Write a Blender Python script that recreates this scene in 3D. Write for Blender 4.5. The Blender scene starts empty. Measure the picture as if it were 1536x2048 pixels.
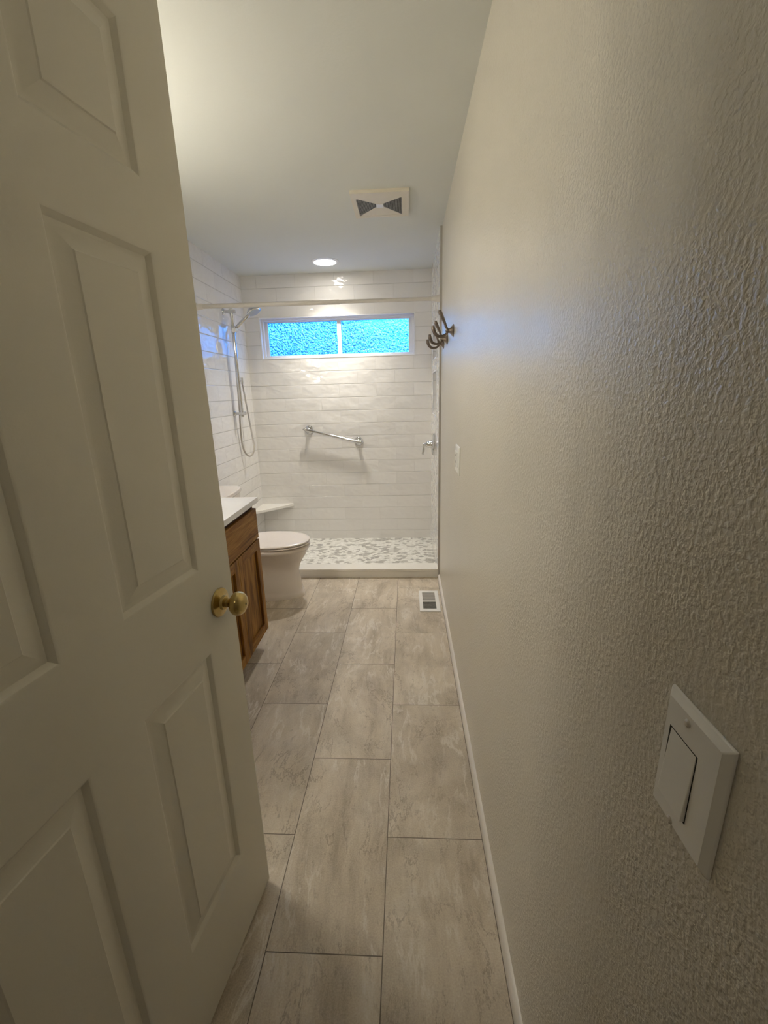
import bpy, bmesh, math, random
from mathutils import Vector, Matrix
random.seed(7)
scn = bpy.context.scene
COL = scn.collection

# ------------------------------------------------------------------ camera
cam_data = bpy.data.cameras.new('camera')
cam_data.sensor_fit = 'VERTICAL'
cam_data.sensor_height = 24.0
cam_data.sensor_width = 18.0
cam_data.lens = 24.0 * 871.0 / 2048.0
cam_data.clip_start = 0.01
cam = bpy.data.objects.new('camera', cam_data)
COL.objects.link(cam)
yaw, pit, rol = 0.055, 0.2676, -0.0264
cy, sy, cp, sp = math.cos(yaw), math.sin(yaw), math.cos(pit), math.sin(pit)
fwd = Vector((-sy * cp, cy * cp, -sp))
rgt = Vector((cy, sy, 0))
upv = rgt.cross(fwd)
r2 = rgt * math.cos(rol) + upv * math.sin(rol)
u2 = -rgt * math.sin(rol) + upv * math.cos(rol)
cam.matrix_world = Matrix((
    (r2.x, u2.x, -fwd.x, -0.2433),
    (r2.y, u2.y, -fwd.y, 0.0),
    (r2.z, u2.z, -fwd.z, 1.3996),
    (0, 0, 0, 1)))
scn.camera = cam

# ------------------------------------------------------------------ view + world
vs = scn.view_settings
vs.view_transform = 'Standard'
vs.look = 'None'
vs.exposure = 1.75
vs.gamma = 1.0
vs.use_curve_mapping = False
cyc = scn.cycles
cyc.max_bounces = 8
cyc.diffuse_bounces = 5
cyc.glossy_bounces = 3
cyc.transmission_bounces = 4
cyc.use_adaptive_sampling = True
cyc.adaptive_threshold = 0.08
cyc.sample_clamp_indirect = 6.0
cyc.caustics_refractive = True
cyc.caustics_reflective = False
cyc.use_denoising = True
cyc.use_light_tree = False

GLOBE_POWER = 38.0       # radiance of the vanity globes
DOWN_POWER = 11.0        # radiance of the recessed lamp
SKY_POWER = 2.9
HALL_FILL_POWER = 2.7

world = bpy.data.worlds.new('sky')
scn.world = world
world.use_nodes = True
wn = world.node_tree
wn.nodes.clear()
w_out = wn.nodes.new('ShaderNodeOutputWorld')
w_bg = wn.nodes.new('ShaderNodeBackground')
w_tc = wn.nodes.new('ShaderNodeTexCoord')
w_sep = wn.nodes.new('ShaderNodeSeparateXYZ')
w_ramp = wn.nodes.new('ShaderNodeValToRGB')
wn.links.new(w_tc.outputs['Generated'], w_sep.inputs[0])
wn.links.new(w_sep.outputs['Z'], w_ramp.inputs[0])
w_cr = w_ramp.color_ramp
for _ in range(3):
    w_cr.elements.new(0.5)
for e_, (p_, c_) in zip(w_cr.elements, ((0.0, (0.003, 0.04, 0.16)), (0.085, (0.006, 0.13, 0.42)), (0.125, (0.02, 0.25, 0.72)), (0.185, (0.55, 0.98, 1.20)), (0.75, (0.12, 0.34, 1.0)))):
    e_.position = p_
    e_.color = (*c_, 1)
w_no = wn.nodes.new('ShaderNodeTexNoise')      # cloud-like noise added to vary the sky light speckling the glass
w_no.inputs['Scale'].default_value = 5.0
w_no.inputs['Detail'].default_value = 2.0
wn.links.new(w_tc.outputs['Generated'], w_no.inputs['Vector'])
w_cl = wn.nodes.new('ShaderNodeValToRGB')
w_cl.color_ramp.elements[0].position = 0.48
w_cl.color_ramp.elements[0].color = (0.04, 0.13, 0.26, 1)
w_cl.color_ramp.elements[1].position = 0.56
w_cl.color_ramp.elements[1].color = (2.6, 2.0, 1.7, 1)
wn.links.new(w_no.outputs['Fac'], w_cl.inputs[0])
w_mx = wn.nodes.new('ShaderNodeMix')
w_mx.data_type = 'RGBA'
w_mx.blend_type = 'MULTIPLY'
w_mx.inputs[0].default_value = 1.0
wn.links.new(w_ramp.outputs[0], w_mx.inputs[6])
wn.links.new(w_cl.outputs[0], w_mx.inputs[7])
wn.links.new(w_mx.outputs[2], w_bg.inputs['Color'])
w_bg.inputs['Strength'].default_value = SKY_POWER
wn.links.new(w_bg.outputs[0], w_out.inputs['Surface'])


# ------------------------------------------------------------------ material helpers
class NT:
    def __init__(s, name):
        s.m = bpy.data.materials.new(name)
        s.m.use_nodes = True
        s.t = s.m.node_tree
        s.b = s.t.nodes['Principled BSDF']
        s.out = s.t.nodes['Material Output']

    def n(s, kind, **kw):
        nd = s.t.nodes.new('ShaderNode' + kind)
        for k, v in kw.items():
            setattr(nd, k, v)
        return nd

    def l(s, a, b):
        s.t.links.new(a, b)

    def coords(s):
        return s.n('TexCoord').outputs['Object']

    def mapping(s, src, scale=(1, 1, 1), loc=(0, 0, 0), rot=(0, 0, 0)):
        mp = s.n('Mapping')
        mp.inputs['Scale'].default_value = scale
        mp.inputs['Location'].default_value = loc
        mp.inputs['Rotation'].default_value = rot
        s.l(src, mp.inputs[0])
        return mp.outputs[0]

    def noise(s, src, scale, detail=2, rough=0.5, dist=0.0):
        t = s.n('TexNoise')
        t.inputs['Scale'].default_value = scale
        t.inputs['Detail'].default_value = detail
        t.inputs['Roughness'].default_value = rough
        t.inputs['Distortion'].default_value = dist
        s.l(src, t.inputs['Vector'])
        return t

    def ramp(s, src, stops, interp='LINEAR'):
        r = s.n('ValToRGB')
        cr = r.color_ramp
        cr.interpolation = interp
        while len(cr.elements) < len(stops):
            cr.elements.new(0.5)
        for e, (p, c) in zip(cr.elements, stops):
            e.position = p
            e.color = (c[0], c[1], c[2], 1) if not isinstance(c, float) else (c, c, c, 1)
        s.l(src, r.inputs[0])
        return r.outputs[0]

    def math(s, op, a, b=None, c=None):
        m = s.n('Math', operation=op)
        for i, v in enumerate((a, b, c)):
            if v is None:
                continue
            if isinstance(v, (int, float)):
                m.inputs[i].default_value = v
            else:
                s.l(v, m.inputs[i])
        return m.outputs[0]

    def mix(s, f, a, b, mode='MIX'):
        m = s.n('Mix', data_type='RGBA', blend_type=mode)
        for sock, v in ((m.inputs[0], f), (m.inputs[6], a), (m.inputs[7], b)):
            if isinstance(v, (int, float)):
                sock.default_value = v
            elif isinstance(v, tuple):
                sock.default_value = (v[0], v[1], v[2], 1)
            else:
                s.l(v, sock)
        return m.outputs[2]

    def bump(s, h, strength, dist, prev=None):
        b = s.n('Bump')
        b.inputs['Strength'].default_value = strength
        b.inputs['Distance'].default_value = dist
        s.l(h, b.inputs['Height'])
        if prev is not None:
            s.l(prev, b.inputs['Normal'])
        return b.outputs[0]

    def set(s, **kw):
        names = dict(color='Base Color', rough='Roughness', metal='Metallic', normal='Normal', ior='IOR',
                     coat='Coat Weight', coat_rough='Coat Roughness', spec='Specular IOR Level',
                     trans='Transmission Weight', emit='Emission Color', estr='Emission Strength')
        for k, v in kw.items():
            sock = s.b.inputs[names[k]]
            if isinstance(v, tuple):
                sock.default_value = (v[0], v[1], v[2], 1)
            elif isinstance(v, (int, float)):
                sock.default_value = v
            else:
                s.l(v, sock)
        return s.m


def simple(name, color, rough=0.5, metal=0.0, var=0.06, scale=8.0, **kw):
    t = NT(name)
    no = t.noise(t.coords(), scale, 3)
    dark = tuple(c * (1 - var) for c in color)
    light = tuple(min(1, c * (1 + var)) for c in color)
    c = t.ramp(no.outputs['Fac'], [(0.3, dark), (0.7, light)])
    return t.set(color=c, rough=rough, metal=metal, **kw)


def paint(name, color, rough, bump_scale, strength, dist, spec=0.5):
    t = NT(name)
    co = t.coords()
    big = t.noise(co, 1.7, 2)
    c = t.ramp(big.outputs['Fac'], [(0.3, tuple(v * 0.97 for v in color)), (0.7, color)])
    fine = t.noise(co, bump_scale, 2, 0.5, 0.15)
    h = t.ramp(fine.outputs['Fac'], [(0.40, 0.0), (0.68, 1.0)])
    amp = t.noise(co, 5.0, 2)
    h2 = t.math('MULTIPLY', h, t.ramp(amp.outputs['Fac'], [(0.3, 0.4), (0.75, 1.0)]))
    return t.set(color=c, rough=rough, spec=spec, normal=t.bump(h2, strength, dist))


WALL_C = (0.65, 0.612, 0.525)
M = {}
M['wall'] = paint('semigloss_wall_paint', WALL_C, 0.31, 150, 0.60, 0.0018, 0.7)
M['ceiling'] = paint('flat_ceiling_paint', (0.665, 0.68, 0.645), 0.8, 90, 0.12, 0.001, 0.3)
M['trim'] = simple('white_trim_paint', (0.76, 0.72, 0.66), 0.35, var=0.02)
M['door'] = paint('door_paint', (0.72, 0.69, 0.60), 0.38, 260, 0.10, 0.0005, 0.5)
M['vinyl'] = simple('white_vinyl', (0.80, 0.80, 0.80), 0.35, var=0.02)
M['chrome'] = simple('chrome', (0.66, 0.66, 0.66), 0.07, 1.0, var=0.02)
M['satin'] = simple('satin_curtain_rod_metal', (0.66, 0.63, 0.59), 0.35, 0.0, var=0.02)
M['porcelain'] = simple('toilet_porcelain', (0.78, 0.72, 0.67), 0.10, var=0.01, coat=0.3)
M['seat'] = simple('toilet_seat_plastic', (0.80, 0.74, 0.69), 0.22, var=0.01)
M['solid'] = simple('white_solid_surface', (0.80, 0.78, 0.73), 0.25, var=0.02)
M['marble'] = simple('cultured_marble_counter', (0.84, 0.84, 0.86), 0.12, var=0.02)
M['plastic'] = simple('white_plate_plastic', (0.86, 0.85, 0.82), 0.28, var=0.01)
M['vent'] = simple('ivory_vent_plastic', (0.68, 0.63, 0.52), 0.5, var=0.03)
M['dark'] = simple('opening_shade_black', (0.02, 0.018, 0.015), 0.8)  # near-black colour stands in for the shade inside holes and gaps
M['louver'] = simple('dusty_grey_louver', (0.30, 0.30, 0.28), 0.6, var=0.2, scale=60)
M['damper'] = simple('grey_damper_metal', (0.50, 0.48, 0.45), 0.5, 0.0)
M['bronze'] = simple('antique_nickel_bronze', (0.20, 0.165, 0.14), 0.36, 0.75, var=0.2, scale=30)
M['bracket'] = simple('edge_trim_metal', (0.48, 0.46, 0.43), 0.45, 0.2)
M['hose'] = simple('hose_metal', (0.55, 0.52, 0.48), 0.3, 0.8)
M['rubber'] = simple('spray_face_grey', (0.42, 0.45, 0.47), 0.4)
M['screw'] = simple('painted_screw', (0.60, 0.56, 0.50), 0.35, 0.3)
M['hall'] = simple('hall_paint', (0.58, 0.52, 0.44), 0.6)
M['foliage'] = simple('dark_foliage', (0.05, 0.17, 0.20), 0.8, var=0.6, scale=3)
M['bark'] = simple('tree_bark', (0.08, 0.06, 0.04), 0.9, var=0.3, scale=12)


def brass():
    t = NT('aged_brass')
    no = t.noise(t.coords(), 40, 3)
    c = t.ramp(no.outputs['Fac'], [(0.3, (0.46, 0.34, 0.13)), (0.7, (0.60, 0.46, 0.20))])
    r = t.ramp(no.outputs['Fac'], [(0.3, 0.16), (0.7, 0.26)])
    return t.set(color=c, rough=r, metal=1.0)


M['brass'] = brass()


def tile(name, axis):
    """glossy white ceramic tile 0.34 x 0.1164 m in running bond, slightly wavy as handmade tile is"""
    t = NT(name)
    co = t.coords()
    sep = t.n('SeparateXYZ')
    t.l(co, sep.inputs[0])
    u = sep.outputs['X'] if axis == 'x' else sep.outputs['Y']
    comb = t.n('CombineXYZ')
    t.l(t.math('ADD', u, 0.509 if axis == 'x' else 0.03), comb.inputs[0])
    t.l(t.math('SUBTRACT', sep.outputs['Z'], 0.0864), comb.inputs[1])
    br = t.n('TexBrick')
    br.offset = 0.5
    br.inputs['Scale'].default_value = 1.0
    br.inputs['Brick Width'].default_value = 0.34
    br.inputs['Row Height'].default_value = 0.1164
    br.inputs['Mortar Size'].default_value = 0.0014
    br.inputs['Mortar Smooth'].default_value = 0.25
    br.inputs['Color1'].default_value = (0, 0, 0, 1)
    br.inputs['Color2'].default_value = (1, 1, 1, 1)
    t.l(comb.outputs[0], br.inputs['Vector'])
    base = t.ramp(br.outputs['Color'], [(0.0, (0.76, 0.745, 0.72)), (1.0, (0.80, 0.785, 0.76))])
    col = t.mix(br.outputs['Fac'], base, (0.66, 0.64, 0.61))
    # per-tile waviness and tilt
    seed = t.n('VectorMath', operation='SCALE')
    t.l(br.outputs['Color'], seed.inputs[0])
    seed.inputs['Scale'].default_value = 13.0
    add = t.n('VectorMath', operation='ADD')
    t.l(co, add.inputs[0])
    t.l(seed.outputs[0], add.inputs[1])
    wav = t.noise(t.mapping(add.outputs[0], (0.6, 0.6, 1.0) if True else (1, 1, 1)), 11.0, 2, 0.5, 0.2)
    n1 = t.bump(wav.outputs['Fac'], 0.65, 0.013)
    # top-light contrast put into the joint colour: horizontals darker, verticals faded
    fr_ = t.math('FRACT', t.math('DIVIDE', t.math('SUBTRACT', sep.outputs['Z'], 0.0864), 0.1164))
    dd = t.math('MULTIPLY', t.math('MINIMUM', fr_, t.math('SUBTRACT', 1.0, fr_)), 0.1164)
    hj = t.ramp(dd, [(0.0008, 1.0), (0.0026, 0.0)])
    jt = t.math('MAXIMUM', hj, t.math('MULTIPLY', br.outputs['Fac'], 0.30))
    col = t.mix(jt, base, (0.62, 0.60, 0.57))
    mort = t.math('SUBTRACT', 1.0, jt)
    n2 = t.bump(mort, 0.9, 0.0016, n1)
    rr = t.math('ADD', t.math('MULTIPLY', jt, 0.15), 0.07)
    return t.set(color=col, rough=rr, normal=n2, spec=0.55)


M['tile_x'] = tile('white_wall_tile_back', 'x')
M['tile_y'] = tile('white_wall_tile_side', 'y')


def floor_mat():
    t = NT('stone_look_floor_tile')
    co = t.coords()
    sep = t.n('SeparateXYZ')
    t.l(co, sep.inputs[0])
    comb = t.n('CombineXYZ')
    t.l(t.math('ADD', sep.outputs['Y'], -1.713 - 0.3124 + 6.248), comb.inputs[0])
    t.l(t.math('ADD', sep.outputs['X'], 0.3198 + 3.063), comb.inputs[1])
    br = t.n('TexBrick')
    br.offset = 0.5
    br.inputs['Scale'].default_value = 1.0
    br.inputs['Brick Width'].default_value = 0.6248
    br.inputs['Row Height'].default_value = 0.3063
    br.inputs['Mortar Size'].default_value = 0.0014
    br.inputs['Mortar Smooth'].default_value = 0.1
    br.inputs['Color1'].default_value = (0, 0, 0, 1)
    br.inputs['Color2'].default_value = (1, 1, 1, 1)
    t.l(comb.outputs[0], br.inputs['Vector'])
    seed = t.n('VectorMath', operation='SCALE')
    t.l(br.outputs['Color'], seed.inputs[0])
    seed.inputs['Scale'].default_value = 23.0
    add = t.n('VectorMath', operation='ADD')
    t.l(co, add.inputs[0])
    t.l(seed.outputs[0], add.inputs[1])
    p = add.outputs[0]
    # slow warp so the streaks wander
    wn_ = t.noise(p, 1.6, 2)
    wv = t.n('VectorMath', operation='SCALE')
    t.l(wn_.outputs['Color'], wv.inputs[0])
    wv.inputs['Scale'].default_value = 0.22
    p2n = t.n('VectorMath', operation='ADD')
    t.l(p, p2n.inputs[0])
    t.l(wv.outputs[0], p2n.inputs[1])
    p2 = p2n.outputs[0]
    streak = t.noise(t.mapping(p2, (10.0, 2.6, 1.0)), 1.0, 9, 0.66, 0.0)
    patch = t.noise(p2, 4.0, 5, 0.62)
    v1 = t.noise(t.mapping(p2, (13.0, 3.0, 1.0), (3, 7, 0)), 1.0, 8, 0.62, 0.1)
    v2 = t.noise(t.mapping(p2, (9.0, 3.4, 1.0), (13, 2, 0)), 1.0, 9, 0.68, 0.1)
    m1 = t.noise(p2, 5.0, 2)
    grain = t.noise(co, 230, 4, 0.75)
    pit = t.noise(t.mapping(p2, (60.0, 26.0, 1.0)), 1.0, 6, 0.7)
    c1 = t.ramp(streak.outputs['Fac'], [(0.30, (0.41, 0.345, 0.26)), (0.46, (0.585, 0.505, 0.395)),
                                        (0.60, (0.67, 0.59, 0.475)), (0.74, (0.76, 0.69, 0.58))])
    c2 = t.mix(t.ramp(patch.outputs['Fac'], [(0.46, 0.0), (0.66, 0.60)]), c1, (0.41, 0.355, 0.275))
    ridge = t.math('ABSOLUTE', t.math('SUBTRACT', v1.outputs['Fac'], 0.5))
    lm = t.math('MULTIPLY', t.ramp(ridge, [(0.0, 0.7), (0.030, 0.0)]), t.ramp(m1.outputs['Fac'], [(0.46, 0.0), (0.60, 1.0)]))
    c3 = t.mix(lm, c2, (0.78, 0.73, 0.65))
    r2_ = t.math('ABSOLUTE', t.math('SUBTRACT', v2.outputs['Fac'], 0.5))
    dm = t.math('MULTIPLY', t.ramp(r2_, [(0.0, 0.65), (0.014, 0.0)]), t.ramp(m1.outputs['Fac'], [(0.40, 1.0), (0.54, 0.0)]))
    c4 = t.mix(dm, c3, (0.23, 0.18, 0.13))
    c4 = t.mix(t.ramp(pit.outputs['Fac'], [(0.30, 0.45), (0.42, 0.0)]), c4, (0.28, 0.225, 0.165))
    c5 = t.mix(0.4, c4, t.ramp(grain.outputs['Fac'], [(0.3, (0.25, 0.25, 0.25)), (0.7, (0.75, 0.75, 0.75))]), 'OVERLAY')
    col = t.mix(br.outputs['Fac'], c5, (0.17, 0.14, 0.105))
    n1 = t.bump(streak.outputs['Fac'], 0.35, 0.004)
    n2 = t.bump(t.math('SUBTRACT', 1.0, br.outputs['Fac']), 0.8, 0.0012, n1)
    return t.set(color=col, rough=0.50, normal=n2, spec=0.35)


M['floor'] = floor_mat()


def pebble_mat():
    t = NT('broken_stone_mosaic')
    co = t.mapping(t.coords(), (26.0, 34.0, 20.0))
    wob = t.noise(co, 1.6, 2)
    ad = t.n('VectorMath', operation='MULTIPLY_ADD')
    t.l(wob.outputs['Color'], ad.inputs[0])
    ad.inputs[1].default_value = (0.9, 0.9, 0)
    t.l(co, ad.inputs[2])
    v = t.n('TexVoronoi', voronoi_dimensions='2D')
    v.inputs['Scale'].default_value = 1.0
    t.l(ad.outputs[0], v.inputs['Vector'])
    e = t.n('TexVoronoi', voronoi_dimensions='2D', feature='DISTANCE_TO_EDGE')
    e.inputs['Scale'].default_value = 1.0
    t.l(ad.outputs[0], e.inputs['Vector'])
    sr = t.n('SeparateColor')
    t.l(v.outputs['Color'], sr.inputs[0])
    stone = t.ramp(sr.outputs[0], [(0.0, (0.36, 0.35, 0.32)), (0.30, (0.50, 0.485, 0.44)), (0.42, (0.80, 0.79, 0.74)),
                                   (1.0, (0.90, 0.89, 0.84))])
    vn = t.noise(co, 2.5, 4)
    stone = t.mix(0.25, stone, t.ramp(vn.outputs['Fac'], [(0.3, 0.4), (0.7, 0.95)]), 'MULTIPLY')
    g = t.ramp(e.outputs['Distance'], [(0.03, 0.8), (0.09, 0.0)])
    col = t.mix(g, stone, (0.62, 0.60, 0.55))
    h = t.ramp(e.outputs['Distance'], [(0.02, 0.0), (0.16, 1.0)])
    return t.set(color=col, rough=0.35, normal=t.bump(h, 0.7, 0.003))


M['pebble'] = pebble_mat()


def wood(name, axis, board=0.0):
    t = NT(name)
    co = t.coords()
    sc = (14, 2.2, 26) if axis == 'y' else (14, 26, 2.2)
    p = t.mapping(co, sc, (board, board, board))
    a = t.noise(p, 1.0, 6, 0.6, 1.4)
    fine = t.noise(t.mapping(co, (60, 12, 260) if axis == 'y' else (60, 260, 12)), 1.0, 3, 0.6)
    c = t.ramp(a.outputs['Fac'], [(0.25, (0.075, 0.026, 0.004)), (0.45, (0.25, 0.11, 0.018)),
                                  (0.58, (0.37, 0.185, 0.038)), (0.75, (0.44, 0.245, 0.068))])
    c = t.mix(0.45, c, t.ramp(fine.outputs['Fac'], [(0.3, 0.35), (0.62, 1.0)]), 'MULTIPLY')
    return t.set(color=c, rough=0.5, spec=0.14, normal=t.bump(fine.outputs['Fac'], 0.2, 0.0006))


M['oak_h'] = wood('stained_oak_horizontal_grain', 'y')
M['oak_v'] = wood('stained_oak_vertical_grain', 'z')
M['oak_v2'] = wood('stained_oak_vertical_grain_panel', 'z', 5.3)
M['oak_shade'] = simple('oak_painted_shade', (0.06, 0.022, 0.010), 0.6, var=0.2, scale=20)  # near-black oak, shade of gaps and recesses put into the colour


def glass_mat():
    t = NT('pebbled_obscure_glass')
    co = t.coords()
    cs = t.mapping(co, (1, 14, 1))
    v = t.noise(cs, 62, 1, 0.5)
    v2 = t.noise(cs, 40, 1, 0.5)
    h = t.math('ADD', v.outputs['Fac'], t.math('MULTIPLY', v2.outputs['Fac'], 0.6))
    nb = t.bump(h, 1.0, 0.024)
    t.set(color=(0.20, 0.62, 1.0), rough=0.05, trans=1.0, ior=1.45, normal=nb)
    tr = t.n('BsdfTransparent')
    tr.inputs['Color'].default_value = (0.26, 0.66, 1.0, 1)
    mx = t.n('MixShader')
    mx.inputs[0].default_value = 0.60
    t.l(tr.outputs[0], mx.inputs[1])
    t.l(t.b.outputs[0], mx.inputs[2])
    t.l(mx.outputs[0], t.out.inputs['Surface'])
    return t.m


M['glass'] = glass_mat()


def emitter(name, color, strength):
    t = NT(name)
    return t.set(color=(0.9, 0.9, 0.9), emit=color, estr=strength)


M['globe'] = emitter('lit_opal_globe', (1.0, 0.93, 0.80), GLOBE_POWER)
M['lamp'] = emitter('lit_downlight_lens', (1.0, 0.94, 0.84), DOWN_POWER)
M['hall_fill'] = emitter('hall_fill_glow', (1.0, 0.90, 0.72), HALL_FILL_POWER)


# ------------------------------------------------------------------ mesh helpers
class MB:
    def __init__(s):
        s.bm = bmesh.new()

    def box(s, x0, x1, y0, y1, z0, z1):
        if x1 < x0: x0, x1 = x1, x0
        if y1 < y0: y0, y1 = y1, y0
        if z1 < z0: z0, z1 = z1, z0
        v = [s.bm.verts.new(p) for p in ((x0, y0, z0), (x1, y0, z0), (x1, y1, z0), (x0, y1, z0),
                                         (x0, y0, z1), (x1, y0, z1), (x1, y1, z1), (x0, y1, z1))]
        for f in ((3, 2, 1, 0), (4, 5, 6, 7), (0, 1, 5, 4), (1, 2, 6, 5), (2, 3, 7, 6), (3, 0, 4, 7)):
            s.bm.faces.new([v[i] for i in f])
        return s

    def hexa(s, pts):
        """box with eight free corners, same order as box()"""
        v = [s.bm.verts.new(p) for p in pts]
        for f in ((3, 2, 1, 0), (4, 5, 6, 7), (0, 1, 5, 4), (1, 2, 6, 5), (2, 3, 7, 6), (3, 0, 4, 7)):
            s.bm.faces.new([v[i] for i in f])
        return s

    def loft(s, rings, cap=True):
        rr = [[s.bm.verts.new(p) for p in r] for r in rings]
        n = len(rr[0])
        for a, b in zip(rr[:-1], rr[1:]):
            for i in range(n):
                s.bm.faces.new((a[i], a[(i + 1) % n], b[(i + 1) % n], b[i]))
        if cap:
            s.bm.faces.new(rr[0][::-1])
            s.bm.faces.new(rr[-1])
        return s

    def lathe(s, prof, origin=(0, 0, 0), axis=(0, 0, 1), n=36, squash=1.0):
        """profile of (radius, distance along axis)"""
        ax = Vector(axis).normalized()
        t = Vector((0, 0, 1)) if abs(ax.z) < 0.9 else Vector((1, 0, 0))
        a = ax.cross(t).normalized()
        b = ax.cross(a).normalized()
        o = Vector(origin)
        rings = []
        for r, d in prof:
            r = max(r, 1e-5)
            rings.append([tuple(o + ax * d + a * (r * math.cos(2 * math.pi * i / n)) + b * (r * squash * math.sin(2 * math.pi * i / n))) for i in range(n)])
        return s.loft(rings)

    def cyl(s, p0, p1, r, n=24):
        p0, p1 = Vector(p0), Vector(p1)
        return s.lathe([(r, 0), (r, (p1 - p0).length)], p0, p1 - p0, n)

    def tube(s, pts, rad, n=12):
        pts = [Vector(p) for p in pts]
        if not isinstance(rad, (list, tuple)):
            rad = [rad] * len(pts)
        rings = []
        up = None
        for i, p in enumerate(pts):
            d = (pts[min(i + 1, len(pts) - 1)] - pts[max(i - 1, 0)]).normalized()
            if up is None:
                t = Vector((0, 0, 1)) if abs(d.z) < 0.9 else Vector((0, 1, 0))
                up = d.cross(t).normalized()
            up = (up - d * up.dot(d)).normalized()
            b = d.cross(up)
            rings.append([tuple(p + up * (rad[i] * math.cos(2 * math.pi * k / n)) + b * (rad[i] * math.sin(2 * math.pi * k / n))) for k in range(n)])
        return s.loft(rings)

    def build(s, name, mat, parent=None, bevel=0.0, seg=3, sharp=35.0):
        bmesh.ops.recalc_face_normals(s.bm, faces=s.bm.faces)
        if parent is not None and parent.type == 'EMPTY':
            off = WORLD_AT.get(parent.name)
            if off is not None:
                bmesh.ops.translate(s.bm, verts=s.bm.verts, vec=-off)
        elif parent is not None:
            off = WORLD_AT.get(parent.name)
            if off is not None:
                bmesh.ops.translate(s.bm, verts=s.bm.verts, vec=-off)
        me = bpy.data.meshes.new(name)
        s.bm.to_mesh(me)
        s.bm.free()
        for p in me.polygons:
            p.use_smooth = True
        me.set_sharp_from_angle(angle=math.radians(sharp))
        me.materials.append(mat)
        o = bpy.data.objects.new(name, me)
        COL.objects.link(o)
        if parent is not None:
            o.parent = parent
            WORLD_AT[o.name] = WORLD_AT.get(parent.name, Vector((0, 0, 0)))
        else:
            WORLD_AT[o.name] = Vector((0, 0, 0))
        if bevel:
            b = o.modifiers.new('bevel', 'BEVEL')
            b.width = bevel
            b.segments = seg
            b.limit_method = 'ANGLE'
            b.angle_limit = math.radians(40)
            b.harden_normals = True
        return o


WORLD_AT = {}


def thing(name, label, cat, loc=(0, 0, 0), group=None, rotz=0.0, author_world=True):
    o = bpy.data.objects.new(name, None)
    o.empty_display_size = 0.1
    COL.objects.link(o)
    o.location = loc
    o.rotation_euler = (0, 0, rotz)
    o['label'] = label
    o['category'] = cat
    if group:
        o['group'] = group
    WORLD_AT[o.name] = Vector(loc) if author_world else Vector((0, 0, 0))
    return o


def tag(o, label, cat, group=None):
    o['label'] = label
    o['category'] = cat
    if group:
        o['group'] = group
    return o


def struct(o, label, cat):
    o['kind'] = 'structure'
    o['label'] = label
    o['category'] = cat
    return o


def curve_pts(ctrl, n=10):
    """Catmull-Rom through control points"""
    P = [Vector(p) for p in ctrl]
    P = [P[0] * 2 - P[1]] + P + [P[-1] * 2 - P[-2]]
    out = []
    for i in range(1, len(P) - 2):
        a, b, c, d = P[i - 1], P[i], P[i + 1], P[i + 2]
        for k in range(n):
            t = k / n
            out.append(0.5 * ((2 * b) + (c - a) * t + (2 * a - 5 * b + 4 * c - d) * t * t + (3 * b - a - 3 * c + d) * t ** 3))
    out.append(P[-2])
    return out


# ------------------------------------------------------------------ room shell
H = 2.40          # ceiling
XL = -1.665       # left wall face
D = 4.109         # back tile face
YF = 0.18         # inner face of the wall with the doorway
YS = 3.13         # front edge of the shower tile

struct(MB().box(-1.85, 0.15, -1.7, 4.35, -0.10, 0.0).build('floor', M['floor']),
       'stone look beige and grey floor tiles in running bond', 'floor')
struct(MB().box(-1.85, 0.15, -1.7, 4.35, H, H + 0.10).build('ceiling', M['ceiling']),
       'smooth off white ceiling', 'ceiling')
struct(MB().box(0.0, 0.14, -1.7, YS, 0, H).build('wall_right', M['wall']),
       'long beige right wall with orange peel texture', 'wall')
struct(MB().box(XL - 0.15, XL, YF - 0.12, YS, 0, H).build('wall_left', M['wall']),
       'beige painted left wall behind the vanity and toilet', 'wall')
f = MB()
f.box(XL, -0.805, YF - 0.12, YF, 0, H)
f.box(-0.805, 0.0, YF - 0.12, YF, 2.11, H)
struct(f.build('wall_front', M['wall']), 'wall around the doorway', 'wall')
f = MB()
f.box(-1.40, -1.30, -1.7, YF - 0.12, 0, H)
f.box(-1.30, 0.0, -1.7, -1.6, 0, H)
struct(f.build('wall_hall', M['hall']), 'dim hallway walls behind the doorway', 'wall')


def wall_holes(axis, face, thick, a0, a1, z0, z1, holes, back=None):
    """a slab with rectangular openings; axis x: plane of constant y; axis y: plane of constant x"""
    mb = MB()
    A = sorted({a0, a1} | {h[0] for h in holes} | {h[1] for h in holes})
    Z = sorted({z0, z1} | {h[2] for h in holes} | {h[3] for h in holes})
    for i in range(len(A) - 1):
        for j in range(len(Z) - 1):
            ca, cz = (A[i] + A[i + 1]) / 2, (Z[j] + Z[j + 1]) / 2
            if any(h[0] < ca < h[1] and h[2] < cz < h[3] for h in holes):
                continue
            if axis == 'x':
                mb.box(A[i], A[i + 1], face, face + thick, Z[j], Z[j + 1])
            else:
                mb.box(face, face + thick, A[i], A[i + 1], Z[j], Z[j + 1])
    if back is not None:
        mb.box(face + back, face + thick, min(h[0] for h in holes) - 0.01, max(h[1] for h in holes) + 0.01,
               min(h[2] for h in holes) - 0.01, max(h[3] for h in holes) + 0.01)
    return mb


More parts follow.
